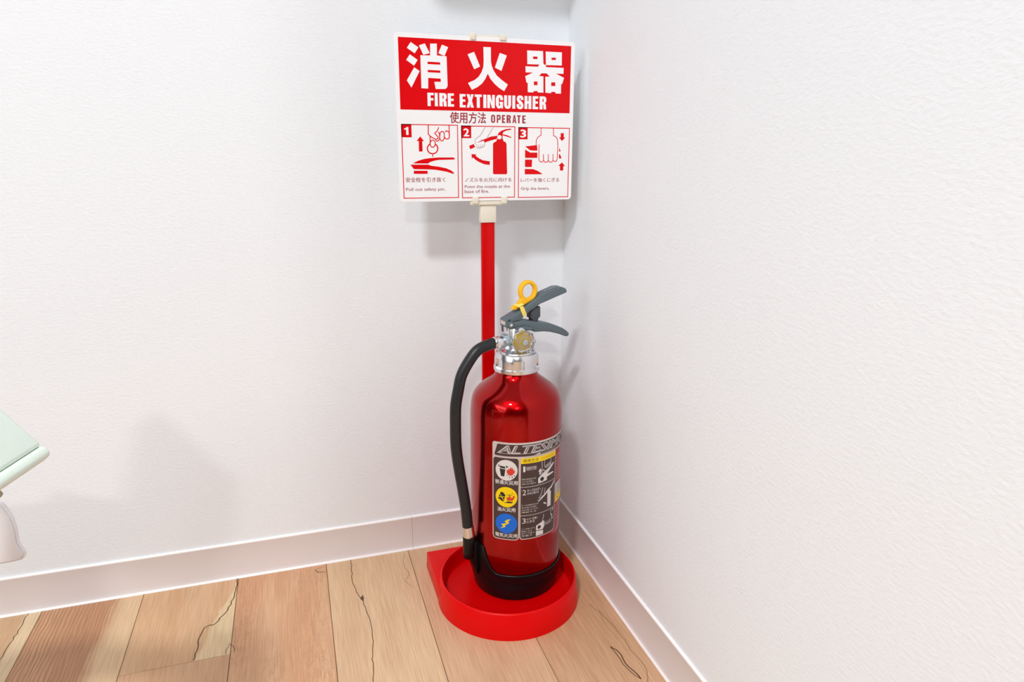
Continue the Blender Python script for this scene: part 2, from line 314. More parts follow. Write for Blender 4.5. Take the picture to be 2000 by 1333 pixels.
M['green'] = mat('mint_green_leatherette', S(233, 248, 237), .45, bump=(240, .15, .001, (1, 1, 1)))
M['green_dark'] = mat('green_seam_thread', S(150, 168, 140), .6)
M['under'] = mat('olive_under_panel', S(178, 168, 140), .6)
M['white_plastic'] = mat('white_moulded_plastic', S(246, 244, 247), .3)
M['gap'] = mat('dark_floor_joint', S(92, 66, 46), .8)
cm = mat('clear_plastic', (1, 1, 1, 1), .06, trans=1, ior=1.46)
M['clear'] = cm

def wood(name, c1, c2, c3, style='fine', seed=0, sap=None):
    """c1/c2 grain tones, c3 pale sapwood; sap=(x, slope, sign): boundary x + slope*y across the plank"""
    m = bpy.data.materials.new(name); m.use_nodes = True
    nt = m.node_tree; N = nt.nodes; L = nt.links; b = N['Principled BSDF']
    b.inputs['Roughness'].default_value = .42; b.inputs['Specular IOR Level'].default_value = .4
    tc = N.new('ShaderNodeTexCoord')
    def mp(sc, off=0):
        q = N.new('ShaderNodeMapping'); q.inputs['Scale'].default_value = sc
        q.inputs['Location'].default_value = (off + seed * 3.7, seed * 1.3 + off, seed)
        L.new(tc.outputs['Object'], q.inputs['Vector']); return q
    def noise(vec, scale, detail=4, dist=0):
        q = N.new('ShaderNodeTexNoise'); q.inputs['Scale'].default_value = scale
        q.inputs['Detail'].default_value = detail; q.inputs['Distortion'].default_value = dist
        L.new(vec.outputs[0], q.inputs['Vector']); return q
    def ramp(src, p0, p1, a, bcol):
        q = N.new('ShaderNodeValToRGB'); q.color_ramp.elements[0].position = p0; q.color_ramp.elements[1].position = p1
        q.color_ramp.elements[0].color = a; q.color_ramp.elements[1].color = bcol
        L.new(src, q.inputs[0]); return q
    def mix(fac, a, bb, mode='MIX'):
        q = N.new('ShaderNodeMix'); q.data_type = 'RGBA'; q.blend_type = mode
        if isinstance(fac, (int, float)): q.inputs[0].default_value = fac
        else: L.new(fac, q.inputs[0])
        for s, v in ((6, a), (7, bb)):
            if isinstance(v, tuple): q.inputs[s].default_value = v
            else: L.new(v, q.inputs[s])
        return q.outputs[2]
    base = ramp(noise(mp((9, 1.2, 1)), 3.0, 3, .4).outputs[0], .35, .68, c1, c2).outputs[0]
    if style == 'rings':
        wv = N.new('ShaderNodeTexWave'); wv.wave_type = 'BANDS'; wv.bands_direction = 'X'
        wv.inputs['Scale'].default_value = 62; wv.inputs['Distortion'].default_value = 9
        wv.inputs['Detail'].default_value = 3; wv.inputs['Detail Scale'].default_value = .8
        L.new(mp((1, .22, 1)).outputs[0], wv.inputs['Vector'])
        r = ramp(wv.outputs[0], .15, .85, (0, 0, 0, 1), (1, 1, 1, 1))
        base = mix(r.outputs[0], tuple(v * .86 if i < 3 else 1 for i, v in enumerate(c1)), base)
    if style == 'fleck':
        r = ramp(noise(mp((55, 16, 1)), 4, 3, 1.2).outputs[0], .40, .54, tuple(v * .80 if i < 3 else 1 for i, v in enumerate(c1)), (1, 1, 1, 1))
        msk = ramp(noise(mp((7, 1, 1), 4), 2, 2).outputs[0], .4, .6, (0, 0, 0, 1), (.65, .65, .65, 1))
        dk = mix(r.outputs[0], tuple(v * .78 if i < 3 else 1 for i, v in enumerate(c1)), base)
        base = mix(msk.outputs[0], base, dk)
    fine = ramp(noise(mp((260, 9, 1)), 2.0, 5).outputs[0], .3, .7, (.84, .82, .80, 1), (1.08, 1.08, 1.08, 1))
    col = base
    if sap:
        sx = N.new('ShaderNodeSeparateXYZ'); L.new(tc.outputs['Object'], sx.inputs[0])
        nz = noise(mp((3, 3, 1)), 6, 5)
        a = N.new('ShaderNodeMath'); a.operation = 'MULTIPLY_ADD'; a.inputs[1].default_value = -sap[1]
        L.new(sx.outputs[1], a.inputs[0]); L.new(sx.outputs[0], a.inputs[2])
        c = N.new('ShaderNodeMath'); c.operation = 'MULTIPLY_ADD'; c.inputs[1].default_value = .018
        L.new(nz.outputs[0], c.inputs[0]); L.new(a.outputs[0], c.inputs[2])
        d = N.new('ShaderNodeMapRange'); d.inputs[1].default_value = sap[0] + .009 - sap[2] * (.009 if style == 'rings' else .002); d.inputs[2].default_value = sap[0] + .009 + sap[2] * (.009 if style == 'rings' else .002)
        L.new(c.outputs[0], d.inputs[0])
        col = mix(d.outputs[0], base, c3)
    col = mix(1.0, col, fine.outputs[0], 'MULTIPLY')
    L.new(col, b.inputs['Base Color'])
    bp = N.new('ShaderNodeBump'); bp.inputs['Strength'].default_value = .12; bp.inputs['Distance'].default_value = .0006
    L.new(fine.outputs[0], bp.inputs['Height']); L.new(bp.outputs[0], b.inputs['Normal'])
    return m

# ---------------------------------------------------------------- room shell
XW, YW = -3.6, -5.0            # far extents
def struct(name, bm, m): return tag(fin(name, bm, None, m), kind='structure')
wl = struct('wall_left', box_bm(bmesh.new(), (-1.55, 0, 0), (.12, .12, 2.4)), M['wall'])
wr = struct('wall_right', box_bm(bmesh.new(), (0, -.86, 0), (.12, 0, 2.4)), M['wall'])
struct('wall_hall', box_bm(bmesh.new(), (.12, -.86, 0), (2.0, -.74, 2.4)), M['far'])
struct('wall_side', box_bm(bmesh.new(), (1.9, YW, 0), (2.0, -.86, 2.4)), M['far'])
struct('wall_back', box_bm(bmesh.new(), (XW, YW - .1, 0), (2.0, YW, 2.4)), M['far'])
struct('wall_far', box_bm(bmesh.new(), (XW - .1, YW, 0), (XW, 1.2, 2.4)), M['far'])
struct('wall_alcove', box_bm(bmesh.new(), (XW, 1.2, 0), (-1.43, 1.3, 2.4)), M['far'])
struct('wall_return', box_bm(bmesh.new(), (-1.55, .12, 0), (-1.43, 1.2, 2.4)), M['wall'])
struct('ceiling', box_bm(bmesh.new(), (XW, YW, 2.4), (2.0, 1.3, 2.5)), M['ceiling'])
fl = struct('floor', box_bm(bmesh.new(), (XW, YW, -.06), (2.0, 1.2, -.0014)), M['gap'])

# planks: columns 132.3 mm wide parallel to wall_right
tan = (S(205, 172, 138), S(218, 186, 152))
kinds = {
 0: wood('wood_brown_far', S(196, 160, 122), S(208, 172, 134), S(222, 196, 160), 'fine', 1, (-.815, 0, 1)),
 1: wood('wood_ring_figure', S(190, 140, 104), S(206, 162, 124), S(218, 186, 148), 'rings', 2, (-.694, .06, 1)),
 2: wood('wood_sapwood_streak', S(206, 164, 124), S(214, 176, 138), S(226, 200, 160), 'fine', 3, (-.529, .27, 1)),
 3: wood('wood_flecked', S(206, 156, 118), S(216, 174, 138), S(220, 190, 150), 'fleck', 4),
 4: wood('wood_pale_tan', S(212, 176, 140), S(222, 190, 154), S(226, 200, 162), 'fine', 5),
 5: wood('wood_rosy_tan', S(208, 168, 134), S(216, 180, 146), S(220, 190, 150), 'fine', 6),
 6: wood('wood_warm_brown', S(196, 154, 118), S(212, 172, 136), S(222, 190, 150), 'rings2', 7),
 7: wood('wood_cut_end', S(204, 160, 124), S(212, 172, 136), S(220, 190, 150), 'fine', 8)}
X0, PW, G = -.9289, .1323, .0007
def plank(x0, x1, y0, y1, m, jy=None):
    bm = bmesh.new()
    box_bm(bm, (x0 + G / 2, y0 + G / 2, -.0012), (x1 - G / 2, y1 - G / 2, 0))
    es = [e for e in bm.edges if all(v.co.z > -.0001 for v in e.verts)]
    bmesh.ops.bevel(bm, geom=es, offset=.0005, segments=1, affect='EDGES')
    return fin('plank', bm, fl, m)
planks = {}
for k in range(-5, 7):
    a, b_ = X0 + k * PW, X0 + (k + 1) * PW
    if k == 6: b_ = -.0002
    m = kinds[k] if k >= 0 else kinds[[4, 5, 6, 3, 1][k + 5]]
    seams = {2: [-.180], 0: [-.62], 1: [-.95], 3: [-.74], 4: [-1.02], 5: [-.58], 6: [-.86]}.get(k, [random.uniform(-.9, -.2)])
    y = seams[0]
    planks[k] = plank(a, b_, y, -.0002, m)
    j = 0
    while y > -2.2:
        planks[(k, j)] = plank(a, b_, y - .91, y, kinds[7] if (k == 2 and j == 0) else kinds[(k + 3 * j + 9) % 7]); y -= .91; j += 1
# dark spalt lines printed in the planks
M['vein'] = mat('dark_spalt_line', S(96, 66, 40), .5)
M['vein_soft'] = mat('soft_spalt_line', S(150, 116, 80), .5)
ff = lambda a, b, l: Vector((a, b, l))
def vein(k, pts, wd, m='vein'):
    P = []
    for (a, b), (c, d) in zip(pts[:-1], pts[1:]):
        n = max(2, int(math.hypot(c - a, d - b) / .006))
        for i in range(n):
            t = i / n; P.append((a + (c - a) * t + random.uniform(-.0011, .0011), b + (d - b) * t))
    P.append(pts[-1])
    o = art('vein', [], ff, .00006, planks[k], M[m], [P], wd)
    return o
vein(0, [(-.8138, -.002), (-.8145, -.05), (-.8168, -.1025), (-.818, -.18)], .0012)
vein(2, [(-.5324 - .001, -.006), (-.5335, -.03), (-.5365, -.0564), (-.5420, -.083), (-.5508, -.0981), (-.5530, -.106), (-.5598, -.1114), (-.5640, -.1100), (-.5707, -.1147), (-.5735, -.129), (-.5762, -.1423), (-.5740, -.152), (-.5767, -.1790)], .0016)
vein(2, [(-.527, -.178), (-.530, -.165), (-.534, -.158), (-.537, -.171), (-.538, -.178)], .0009)
vein(4, [(-.3601, -.004), (-.3622, -.04), (-.3642, -.0707), (-.3600, -.094), (-.3548, -.1156), (-.3505, -.135), (-.3490, -.1577), (-.3466, -.1814), (-.3490, -.205), (-.3530, -.240), (-.3576, -.2868)], .0011)
vein(4, [(-.3548, -.1156), (-.3522, -.106), (-.3510, -.113), (-.3530, -.1190)], .0022)
vein(3, [(-.417, -.018), (-.4120, -.026), (-.4030, -.0275)], .0014)
vein(3, [(-.417, -.018), (-.4120, -.015), (-.4050, -.0125)], .0008, 'vein_soft')
vein(4, [(-.2780, -.02), (-.2800, -.05), (-.2770, -.075), (-.2850, -.088)], .0008, 'vein_soft')
vein(4, [(-.2850, -.088), (-.2800, -.102), (-.2770, -.108)], .0008, 'vein_soft')
vein(6, [(-.0363, -.2251), (-.0300, -.245), (-.0270, -.2582), (-.0235, -.276), (-.0240, -.2934), (-.0205, -.312), (-.0234, -.3308), (-.0190, -.350), (-.0210, -.372), (-.0286, -.3898)], .0012, 'vein_soft')
vein(6, [(-.0457, -.3176), (-.0410, -.325), (-.0376, -.3365), (-.0400, -.352), (-.0376, -.3657), (-.0341, -.3826)], .0018)
vein(6, [(-.0457, -.3176), (-.0450, -.335), (-.0440, -.352), (-.0390, -.372), (-.0341, -.3826)], .0012)
vein(6, [(-.0300, -.245), (-.0330, -.275), (-.0300, -.31)], .0007, 'vein_soft')

# baseboards: soft vinyl, rounded top bead, flared foot; two lengths on the left wall
prof = [(0, .0600), (.0012, .0603), (.0026, .0598), (.0032, .0586), (.0032, .0572), (.0027, .0560), (.0027, .0100), (.0030, .0060), (.0038, .0032), (.0052, .0014), (.0060, .0006), (.0060, 0), (0, 0)]
def board(name, p0, p1, nrm, parent=None):
    bm = bmesh.new(); p0 = Vector(p0); p1 = Vector(p1); nrm = Vector(nrm)
    A_ = [bm.verts.new(p0 + nrm * a + Vector((0, 0, z))) for a, z in prof]
    B_ = [bm.verts.new(p1 + nrm * a + Vector((0, 0, z))) for a, z in prof]
    n = len(prof)
    for i in range(n): bm.faces.new((A_[i], A_[(i + 1) % n], B_[(i + 1) % n], B_[i]))
    bm.faces.new(A_); bm.faces.new(B_)
    bmesh.ops.recalc_face_normals(bm, faces=bm.faces)
    me = bpy.data.meshes.new(name)
    for e in bm.edges:
        if len(e.link_faces) == 2 and e.calc_face_angle(0) > rad(60): e.smooth = False
    bm.to_mesh(me); bm.free()
    me.materials.append(M['base']); me.materials.append(M['bead'])
    for p in me.polygons:
        p.use_smooth = True
        if p.center.z > .0572 or p.center.z < .0045: p.material_index = 1  # top bead and foot take the painted highlight colour
    o = link(name, me, parent); return o
bl = board('baseboard_left', (-1.55, 0, 0), (-.25865, 0, 0), (0, -1, 0)); tag(bl, kind='structure')
board('baseboard_panel', (-.2583, 0, 0), (-.0058, 0, 0), (0, -1, 0), bl)
br = board('baseboard_right', (0, -.86, 0), (0, 0, 0), (-1, 0, 0)); tag(br, kind='structure')

# ---------------------------------------------------------------- extinguisher stand with its sign
st = empty('extinguisher_stand', (-.1428, -.1662, 0))
tag(st, 'red plastic floor stand with tall red pole carrying the fire extinguisher sign', 'sign stand')
def SP(x, y, z): return Vector((x + .1428, y + .1662, z))          # world -> stand space
ringp = [(0, .0115), (.0930, .0115), (.0945, .0125), (.0950, .0150), (.0966, .0350), (.0972, .0375), (.0982, .0385), (.0994, .0380), (.1006, .0362), (.1050, .0020), (.1050, 0), (0, 0)]
lathe('base', ringp, st, M['red_plastic'], 128, auto=50)
plate = [(-.104, 0), (-.104, .106), (.104, .106), (.104, 0)] + [(.0985 * math.cos(rad(a)), .0985 * math.sin(rad(a))) for a in range(0, 181, 6)]
def fplate(a, b, t):
    k = 1 - .012 * (t / .027)
    return Vector((a * k, b * (k if b > .1 else 1), t))
prism('base_plate', plate, fplate, 0, .027, st, M['red_plastic'], bevel=.0012)
bm = box_bm(bmesh.new(), tuple(SP(-.1540, -.0725, .025)), tuple(SP(-.1350, -.0645, .5500)), .0012)
fin('pole', bm, st, M['pole_red'], auto=40)
# cream socket and clips
bk = box('socket', tuple(SP(-.1562, -.0745, .5452)), tuple(SP(-.1332, -.0625, .5700)), st, M['cream'], .0012)
bm = bmesh.new()
box_bm(bm, tuple(SP(-.1540, -.0740, .5700)), tuple(SP(-.1350, -.0640, .7800)), .001)
fin('backbone', bm, st, M['cream'], auto=40)
def sgn(a, b, l): return SP(D_S[0] + a / 1000, D_S[1] - l, D_S[2] + b / 1000)
rr = 5.0; WS, HS = 248.3, 212.0
outline = arc(WS - rr, HS - rr, rr, 0, 90) + arc(rr, HS - rr, rr, 90, 180) + arc(rr, rr, rr, 180, 270) + arc(WS - rr, rr, rr, 270, 360)
sb = prism('sign_board', outline, sgn, -.0018, 0, st, M['board'], bevel=.0003, seg=1)
sb['label'] = 'white rectangular sign board with rounded corners and red printing'
E1, E2, E3 = .00008, .00016, .00024
art('banner', [[[(5.0, 118.9), (242.6, 118.9), (242.6, 206.6), (5.0, 206.6)]]], sgn, E1, sb, M['sign_red'])
art('lettering', [[p] for p in D_kanji[0]] + [D_kanji[1]], sgn, E2, sb, M['sign_white'])
art('lettering', [[p] for p in D_kanji[2]], sgn, E2, sb, M['sign_white'])
art('lettering', [D_kanji[3], D_kanji[4]], sgn, E2, sb, M['sign_white'])
LET = {
 'F': [[[(0, 0), (0, 1), (1, 1), (1, .82), (.5, .82), (.5, .6), (.95, .6), (.95, .43), (.5, .43), (.5, 0)]]],
 'I': [[[(0, 0), (0, 1), (1, 1), (1, 0)]]],
 'R': [[[(0, 0), (0, 1), (.7, 1), (.92, .94), (1, .82), (1, .66), (.9, .53), (.78, .48), (.94, .4), (1, 0), (.6, 0), (.56, .34), (.44, .4), (.44, 0)], [(.44, .84), (.56, .82), (.6, .76), (.6, .64), (.56, .58), (.44, .57)]]],
 'E': [[[(0, 0), (0, 1), (1, 1), (1, .82), (.5, .82), (.5, .6), (.95, .6), (.95, .43), (.5, .43), (.5, .18), (1, .18), (1, 0)]]],
 'X': [[[(0, 1), (.42, 1), (.51, .72), (.6, 1), (1, 1), (.74, .52), (1, 0), (.58, 0), (.49, .3), (.4, 0), (0, 0), (.27, .52)]]],
 'T': [[[(.28, 0), (.28, .82), (0, .82), (0, 1), (1, 1), (1, .82), (.72, .82), (.72, 0)]]],
 'N': [[[(0, 0), (0, 1), (.4, 1), (.64, .45), (.64, 1), (1, 1), (1, 0), (.62, 0), (.36, .55), (.36, 0)]]],
 'G': [[[(1, .62), (.6, .62), (.6, .76), (.51, .84), (.42, .76), (.42, .24), (.51, .16), (.6, .24), (.6, .34), (.52, .34), (.52, .5), (1, .5), (1, 0), (.78, 0), (.72, .06), (.5, -.03), (.2, .02), (0, .25), (0, .78), (.2, .98), (.5, 1.03), (.85, .97), (1, .78)]]],
 'U': [[[(0, 1), (.42, 1), (.42, .24), (.5, .16), (.58, .24), (.58, 1), (1, 1), (1, .24), (.85, .03), (.5, -.03), (.15, .03), (0, .24)]]],
 'S': [[[(1, .68), (.6, .68), (.6, .8), (.51, .86), (.42, .8), (.44, .7), (.85, .5), (1, .3), (.95, .1), (.75, -.01), (.5, -.03), (.2, .01), (.02, .15), (0, .36), (.42, .36), (.42, .2), (.5, .14), (.58, .2), (.57, .3), (.15, .53), (.02, .7), (.05, .9), (.25, 1.01), (.5, 1.03), (.8, .99), (.98, .85)]]],
 'H': [[[(0, 0), (0, 1), (.42, 1), (.42, .6), (.58, .6), (.58, 1), (1, 1), (1, 0), (.58, 0), (.58, .42), (.42, .42), (.42, 0)]]],
 'O': [[[(0, .18), (0, .82), (.2, .98), (.5, 1.02), (.8, .98), (1, .82), (1, .18), (.8, .02), (.5, -.02), (.2, .02)], [(.36, .24), (.36, .76), (.5, .85), (.64, .76), (.64, .24), (.5, .15)]]],
 'P': [[[(0, 0), (0, 1), (.7, 1), (.92, .94), (1, .82), (1, .55), (.9, .42), (.7, .37), (.36, .37), (.36, 0)], [(.36, .84), (.56, .83), (.64, .76), (.64, .62), (.56, .54), (.36, .53)]]],
 'A': [[[(0, 0), (.3, 1), (.7, 1), (1, 0), (.68, 0), (.62, .2), (.38, .2), (.32, 0)], [(.43, .36), (.57, .36), (.5, .76)]]]}
def word(data, top, bot, m, thin=1.0, layer=E2):
    polys = []
    for ch, x0, x1 in data:
        for loops in LET[ch]:
            polys.append([[(x0 + a * (x1 - x0), bot + b * (top - bot)) for a, b in l] for l in loops])
    art('lettering', polys, sgn, layer, sb, m)
word(D_fe[0][:4], 140.6, 124.0, M['sign_white']); word(D_fe[0][4:], 140.2, 123.3, M['sign_white'])
word(D_op[0], 114.8, 104.3, M['sign_dark'], layer=E1)
for i, (s, a, b, c, d) in enumerate(D_txt):
    if i == 0: text('lettering', s, (a, b, c, d), sgn, E1, sb, M['sign_dark'], bold=.022)
    elif i < 8: text('lettering', s, (a, b, c, d), sgn, E1, sb, M['sign_dark'], bold=.008)
    elif i == 8: art('lettering', [[[(a + (c - a) * p, b + (d - b) * q) for p, q in [(.45, 0), (.45, .70), (0, .66), (0, .80), (.35, .86), (.55, 1), (1, 1), (1, 0)]]]], sgn, E2, sb, M['sign_white'])
    else: text('lettering', s, (a, b, c, d), sgn, E2, sb, M['sign_white'], bold=.035)
def rect_of(p):
    x0 = (p[0][0] + p[3][0]) / 2; x1 = (p[1][0] + p[2][0]) / 2; y1 = (p[0][1] + p[1][1]) / 2; y0 = (p[2][1] + p[3][1]) / 2
    return x0, y0, x1, y1
for fr_, sq in zip(D_frames, D_squares):
    x0, y0, x1, y1 = rect_of(fr_); t = 1.15
    art('frame', [[[(x0, y0), (x1, y0), (x1, y1), (x0, y1)], [(x0 + t, y0 + t), (x1 - t, y0 + t), (x1 - t, y1 - t), (x0 + t, y1 - t)]]], sgn, E1, sb, M['sign_red'])
    a0, b0, a1, b1 = rect_of(sq)
    art('number_square', [[[(x0, b0), (a1, b0), (a1, y1), (x0, y1)]]], sgn, E1, sb, M['sign_red'])
SR, SW, SD = M['sign_red'], M['sign_white'], M['sign_thin']
pa = art('pattern', [[p] for p in D_p1], sgn, E1, sb, SR, strokes=D_p1s, width=1.25)
art('pattern', [[D_p1f]], sgn, E2, sb, SW)
art('pattern', [], sgn, E1, sb, SR, strokes=[D_p1ring], width=1.6, closed=True)
art('pattern', [], sgn, E3, sb, SR, strokes=[D_p1f], width=1.2, closed=True)
art('pattern', [[p] for p in D_p2], sgn, E1, sb, SR)
art('pattern', [[D_p2hub], [D_p2hand]], sgn, E2, sb, SW)
art('pattern', [], sgn, E3, sb, SD, strokes=D_p2s, width=.42)
art('pattern', [[p] for p in D_p3], sgn, E1, sb, SR, strokes=D_p3s, width=1.05)
# clips
def clip(z0, z1, tabz, ntop):
    root = box('clip', tuple(SP(-.1712, -.0770, z0)), tuple(SP(-.1195, -.0700, z1)), st, M['cream'], .0006)
    return root
ct = clip(.7855, .7905, 0, 0)
cb = clip(.5702, .5758, 0, 0)
for (a0, b0, a1, b1), par in zip(D_clip, (ct, ct, cb, cb)):
    lo = SP(D_S[0] + a0 / 1000, D_S[1] - .0026, D_S[2] + min(b0, b1) / 1000); hi = SP(D_S[0] + a1 / 1000, D_S[1] + .004, D_S[2] + max(b0, b1) / 1000)
    box('tab', tuple(lo), tuple(hi), par, M['cream'], .0007)

# ---------------------------------------------------------------- fire extinguisher
BX, BY, AZ, ZB = -.124, -.142, rad(12), .0117
ex = empty('fire_extinguisher', (BX, BY, ZB))
tag(ex, 'metallic red fire extinguisher with black hose and printed label, standing in the stand base', 'fire extinguisher')
U = Vector((math.cos(AZ), math.sin(AZ), 0)); NN = Vector((-math.sin(AZ), math.cos(AZ), 0))
def LP(r, z, off=0): return U * r / 1000 + NN * off + Vector((0, 0, z / 1000 - ZB))      # lever plane, mm
bodyp = [(0, .020), (.050, .020), (.062, .024), (.0655, .032), (.066, .045), (.066, .2800), (.0657, .2880), (.0650, .2960), (.0637, .3045), (.0615, .3110), (.0580, .3165), (.0530, .3215), (.0460, .3272), (.0395, .3322), (.0345, .3362), (.0310, .3400), (.0290, .3440), (.0280, .3500), (.0280, .356), (0, .356)]
# refine the shoulder into a smooth curve
bp_ = [Vector((r, z)) for r, z in bodyp[5:17]]
sm = [(p.x, p.y) for p in smoothpath(bp_, 4)]
zs = lambda p: [(r, z - ZB) for r, z in p]
lathe('tank', zs(bodyp[:5] + sm + bodyp[17:]), ex, M['tank'], 160, auto=60)
def ztop(t):
    d = math.degrees(t)
    if d > 180: d -= 360
    d = abs(((d + 166 + 180) % 360) - 180)        # distance from the hose side
    h0, h1 = .0560, .0935
    if d < 15: return h1
    if d > 38: return h0
    k = (d - 15) / 23; k = (1 - k) ** 2.2
    return h0 + (h1 - h0) * k
def frb(t, r, z):
    if z > .039 - ZB:
        k = (z - (.039 - ZB)) / (.056 - .039)
        z2 = (.039 - ZB) + k * (ztop(t) - .039)
        return r, z2
    return r, z
bootp = [(0, .0117), (.0600, .0117), (.0620, .0125), (.0630, .0145), (.0642, .030), (.0655, .039), (.0668, .045), (.0678, .0515), (.0681, .0545), (.0678, .0556), (.0670, .0560), (.0661, .0556), (.0661, .050), (.0661, .030)]
lathe('boot', zs(bootp), ex, M['boot'], 144, fr=frb, auto=50)
# nozzle cup standing on the boot's raised side
hp = [LP(a, b) for a, b in D_hosefer]
cup = tube('nozzle_holder', [LP(-77.6, 104.5), LP(-77.4, 103.5), LP(-77.4, 92), LP(-78.0, 78), LP(-77.8, 70.5), LP(-77.2, 68)], [.0088, .0094, .0094, .0090, .0086, .0060], ex, M['boot'], 28)
prism('bracket', [(-78.5, 96), (-66.2, 96), (-66.2, 42), (-69, 40), (-72.5, 52), (-77.5, 68)], lambda a, b, t: LP(a, b, t), -.008, .008, ex, M['boot'], bevel=.002)
# hose
path = [LP(a, b) for a, b in D_hose]
path[0] = LP(-33.5, 388.8)
hose = tube('hose', smoothpath(path, 5), .0078, ex, M['rubber'], 28)
tube('ferrule', [LP(-79.6, 120.5), LP(-79.3, 118), LP(-77.9, 107), LP(-77.7, 104.8), LP(-77.6, 103.0)], [.0078, .0083, .0087, .0091, .0086], hose, M['chrome'], 32)
tube('ferrule', [LP(-36.5, 388.9), LP(-35.6, 388.9), LP(-22.5, 389.4), LP(-21, 389.4), LP(-20.6, 389.4)], [.0079, .0085, .0085, .0079, .006], hose, M['chrome'], 32)
# collar nut with recessed notches
def frc(t, r, z):
    k = (math.degrees(t) + 360 - 245) % 60
    zz = z + ZB
    if .3528 < zz < .3655 and r > .03:
        if k < 27: return r - .0026, z
    if .3465 < zz < .358 and r > .03 and (k < 4 or 24 < k < 28): return r + .0004, z
    return r, z
colp = [(.0282, .3455), (.0302, .3455), (.0318, .3470), (.0322, .3490), (.0322, .3520), (.0318, .3530), (.0312, .3534), (.0310, .3600), (.0309, .3652), (.0306, .3660), (.0300, .3690), (.0286, .3722), (.0268, .3732), (.0256, .3728), (.0252, .3700), (0, .3698)]
lathe('collar', zs(colp), ex, M['chrome'], 240, fr=frc, auto=30)
# valve body
vm = Matrix.Rotation(AZ, 4, 'Z')
vb = lathe('valve_body', zs([(0, .3695), (.0215, .3695), (.0225, .3715), (.0215, .3735), (.0175, .3750), (.0150, .3770), (.0140, .3800), (.0140, .4040), (.0120, .4090), (0, .4090)]), ex, M['chrome'], 48, auto=30)
bm = box_bm(bmesh.new(), (-.0165, -.0075, .380 - ZB), (.0125, .0075, .4135 - ZB), .0025); bm.transform(vm)
fin('valve_block', bm, ex, M['chrome'], auto=40)
nut = [(11.5 / 1000 * math.cos(rad(a)), 11.5 / 1000 * math.sin(rad(a))) for a in range(0, 360, 60)]
prism('hex_nut', nut, lambda a, b, t: LP(0, 389.5) + U * t + NN * a + Vector((0, 0, b)), -.0225, -.0125, ex, M['zinc'], bevel=.0008)
# levers: folded steel channels
LF = lambda a, b, t: LP(a, b, t)
ul = prism('upper_lever', D_ulev, LF, -.009, .009, ex, M['grey_metal'], bevel=.0016, seg=3)
ll = prism('lower_lever', D_llev, LF, -.0095, .0095, ex, M['grey_metal'], bevel=.0022, seg=3)
prism('lever_stop', D_stop, LF, -.006, .006, ex, M['grey_dark'], bevel=.0005)
prism('carrier_plate', D_plate, LF, -.012, .012, ex, M['grey_metal'], bevel=.0006)
pv = D_pivot[0]
disc = lambda r, n=24: [(r * math.cos(2 * math.pi * i / n), r * math.sin(2 * math.pi * i / n)) for i in range(n)]
prism('pivot_boss', [(pv[0] + a, pv[1] + b) for a, b in disc(5.2)], LF, -.0108, .0108, ex, M['grey_metal'], bevel=.0008)
prism('rivet', [(pv[0] + a, pv[1] + b) for a, b in disc(2.4)], LF, -.0118, .0118, ex, M['chrome'], bevel=.0006)
# small stamped end tongue under the upper lever
prism('end_bracket', [(-21.6, 421.6), (-14, 424.5), (-14, 412.5), (-18, 410.5), (-21.6, 410.8)], LF, -.0090, .0090, ul, M['grey_metal'], bevel=.0012)
prism('end_tongue', [(-22.0, 418.8), (-21.3, 418.8), (-21.3, 413.6), (-22.0, 413.6)], LF, -.0062, .0062, ul, M['lab_silver'], bevel=.0002)
prism('end_tongue', [(-22.0, 412), (-20.2, 412), (-20.2, 403), (-21.2, 403)], LF, .001, .0045, ul, M['grey_dark'])
# yellow safety pin with pull ring and seal
rc = (17.2, 457.0)
bm = bmesh.new(); R0, R1 = 12.2, 15.0; nU, nV = 48, 16
sec = []
for i in range(nU):
    t = 2 * math.pi * i / nU; ring = []
    for j in range(nV):
        s = 2 * math.pi * j / nV
        cx = 2.7 * abs(math.cos(s)) ** .6 * (1 if math.cos(s) > 0 else -1); cy = .0042 * abs(math.sin(s)) ** .6 * (1 if math.sin(s) > 0 else -1)
        r = 12.3 + cx
        ring.append(bm.verts.new(LP(rc[0] + r * math.cos(t) * .96, rc[1] + r * math.sin(t) * 1.0, cy)))
    sec.append(ring)
for i in range(nU):
    for j in range(nV): bm.faces.new((sec[i][j], sec[(i + 1) % nU][j], sec[(i + 1) % nU][(j + 1) % nV], sec[i][(j + 1) % nV]))
bmesh.ops.recalc_face_normals(bm, faces=bm.faces)
pin = fin('safety_pin', bm, ex, M['yellow'], smooth=True)
prism('pin_shank', [(6.5, 450), (12, 445), (22, 447.5), (25, 448.5), (24, 444.5), (8, 437.5), (4.5, 436), (-5, 432.5), (-8.5, 434.0), (-7, 437), (1, 440.5), (5, 445)], LF, -.0042, .0042, pin, M['yellow'], bevel=.0008)
prism('seal', D_seal, LF, -.0104, -.0093, ex, M['pale_yellow'], bevel=.0003)
prism('seal', [(-3.5, 437.6), (5.5, 440.4), (5.0, 441.8), (-3.5, 438.9)], LF, -.0104, .004, ex, M['pale_yellow'], bevel=.0003)
# embossed marks on the upper lever grip
for i in range(7):
    a = 43 + i * 2.6; zc = 454.1 + (a - 43) * .283
    prism('rib', [(a, zc + .1), (a + 1.3, zc + .45), (a + 1.3, zc + 1.0), (a, zc + .65)], LF, -.0045 + (i % 2) * .001, .0035, ul, M['zinc'])
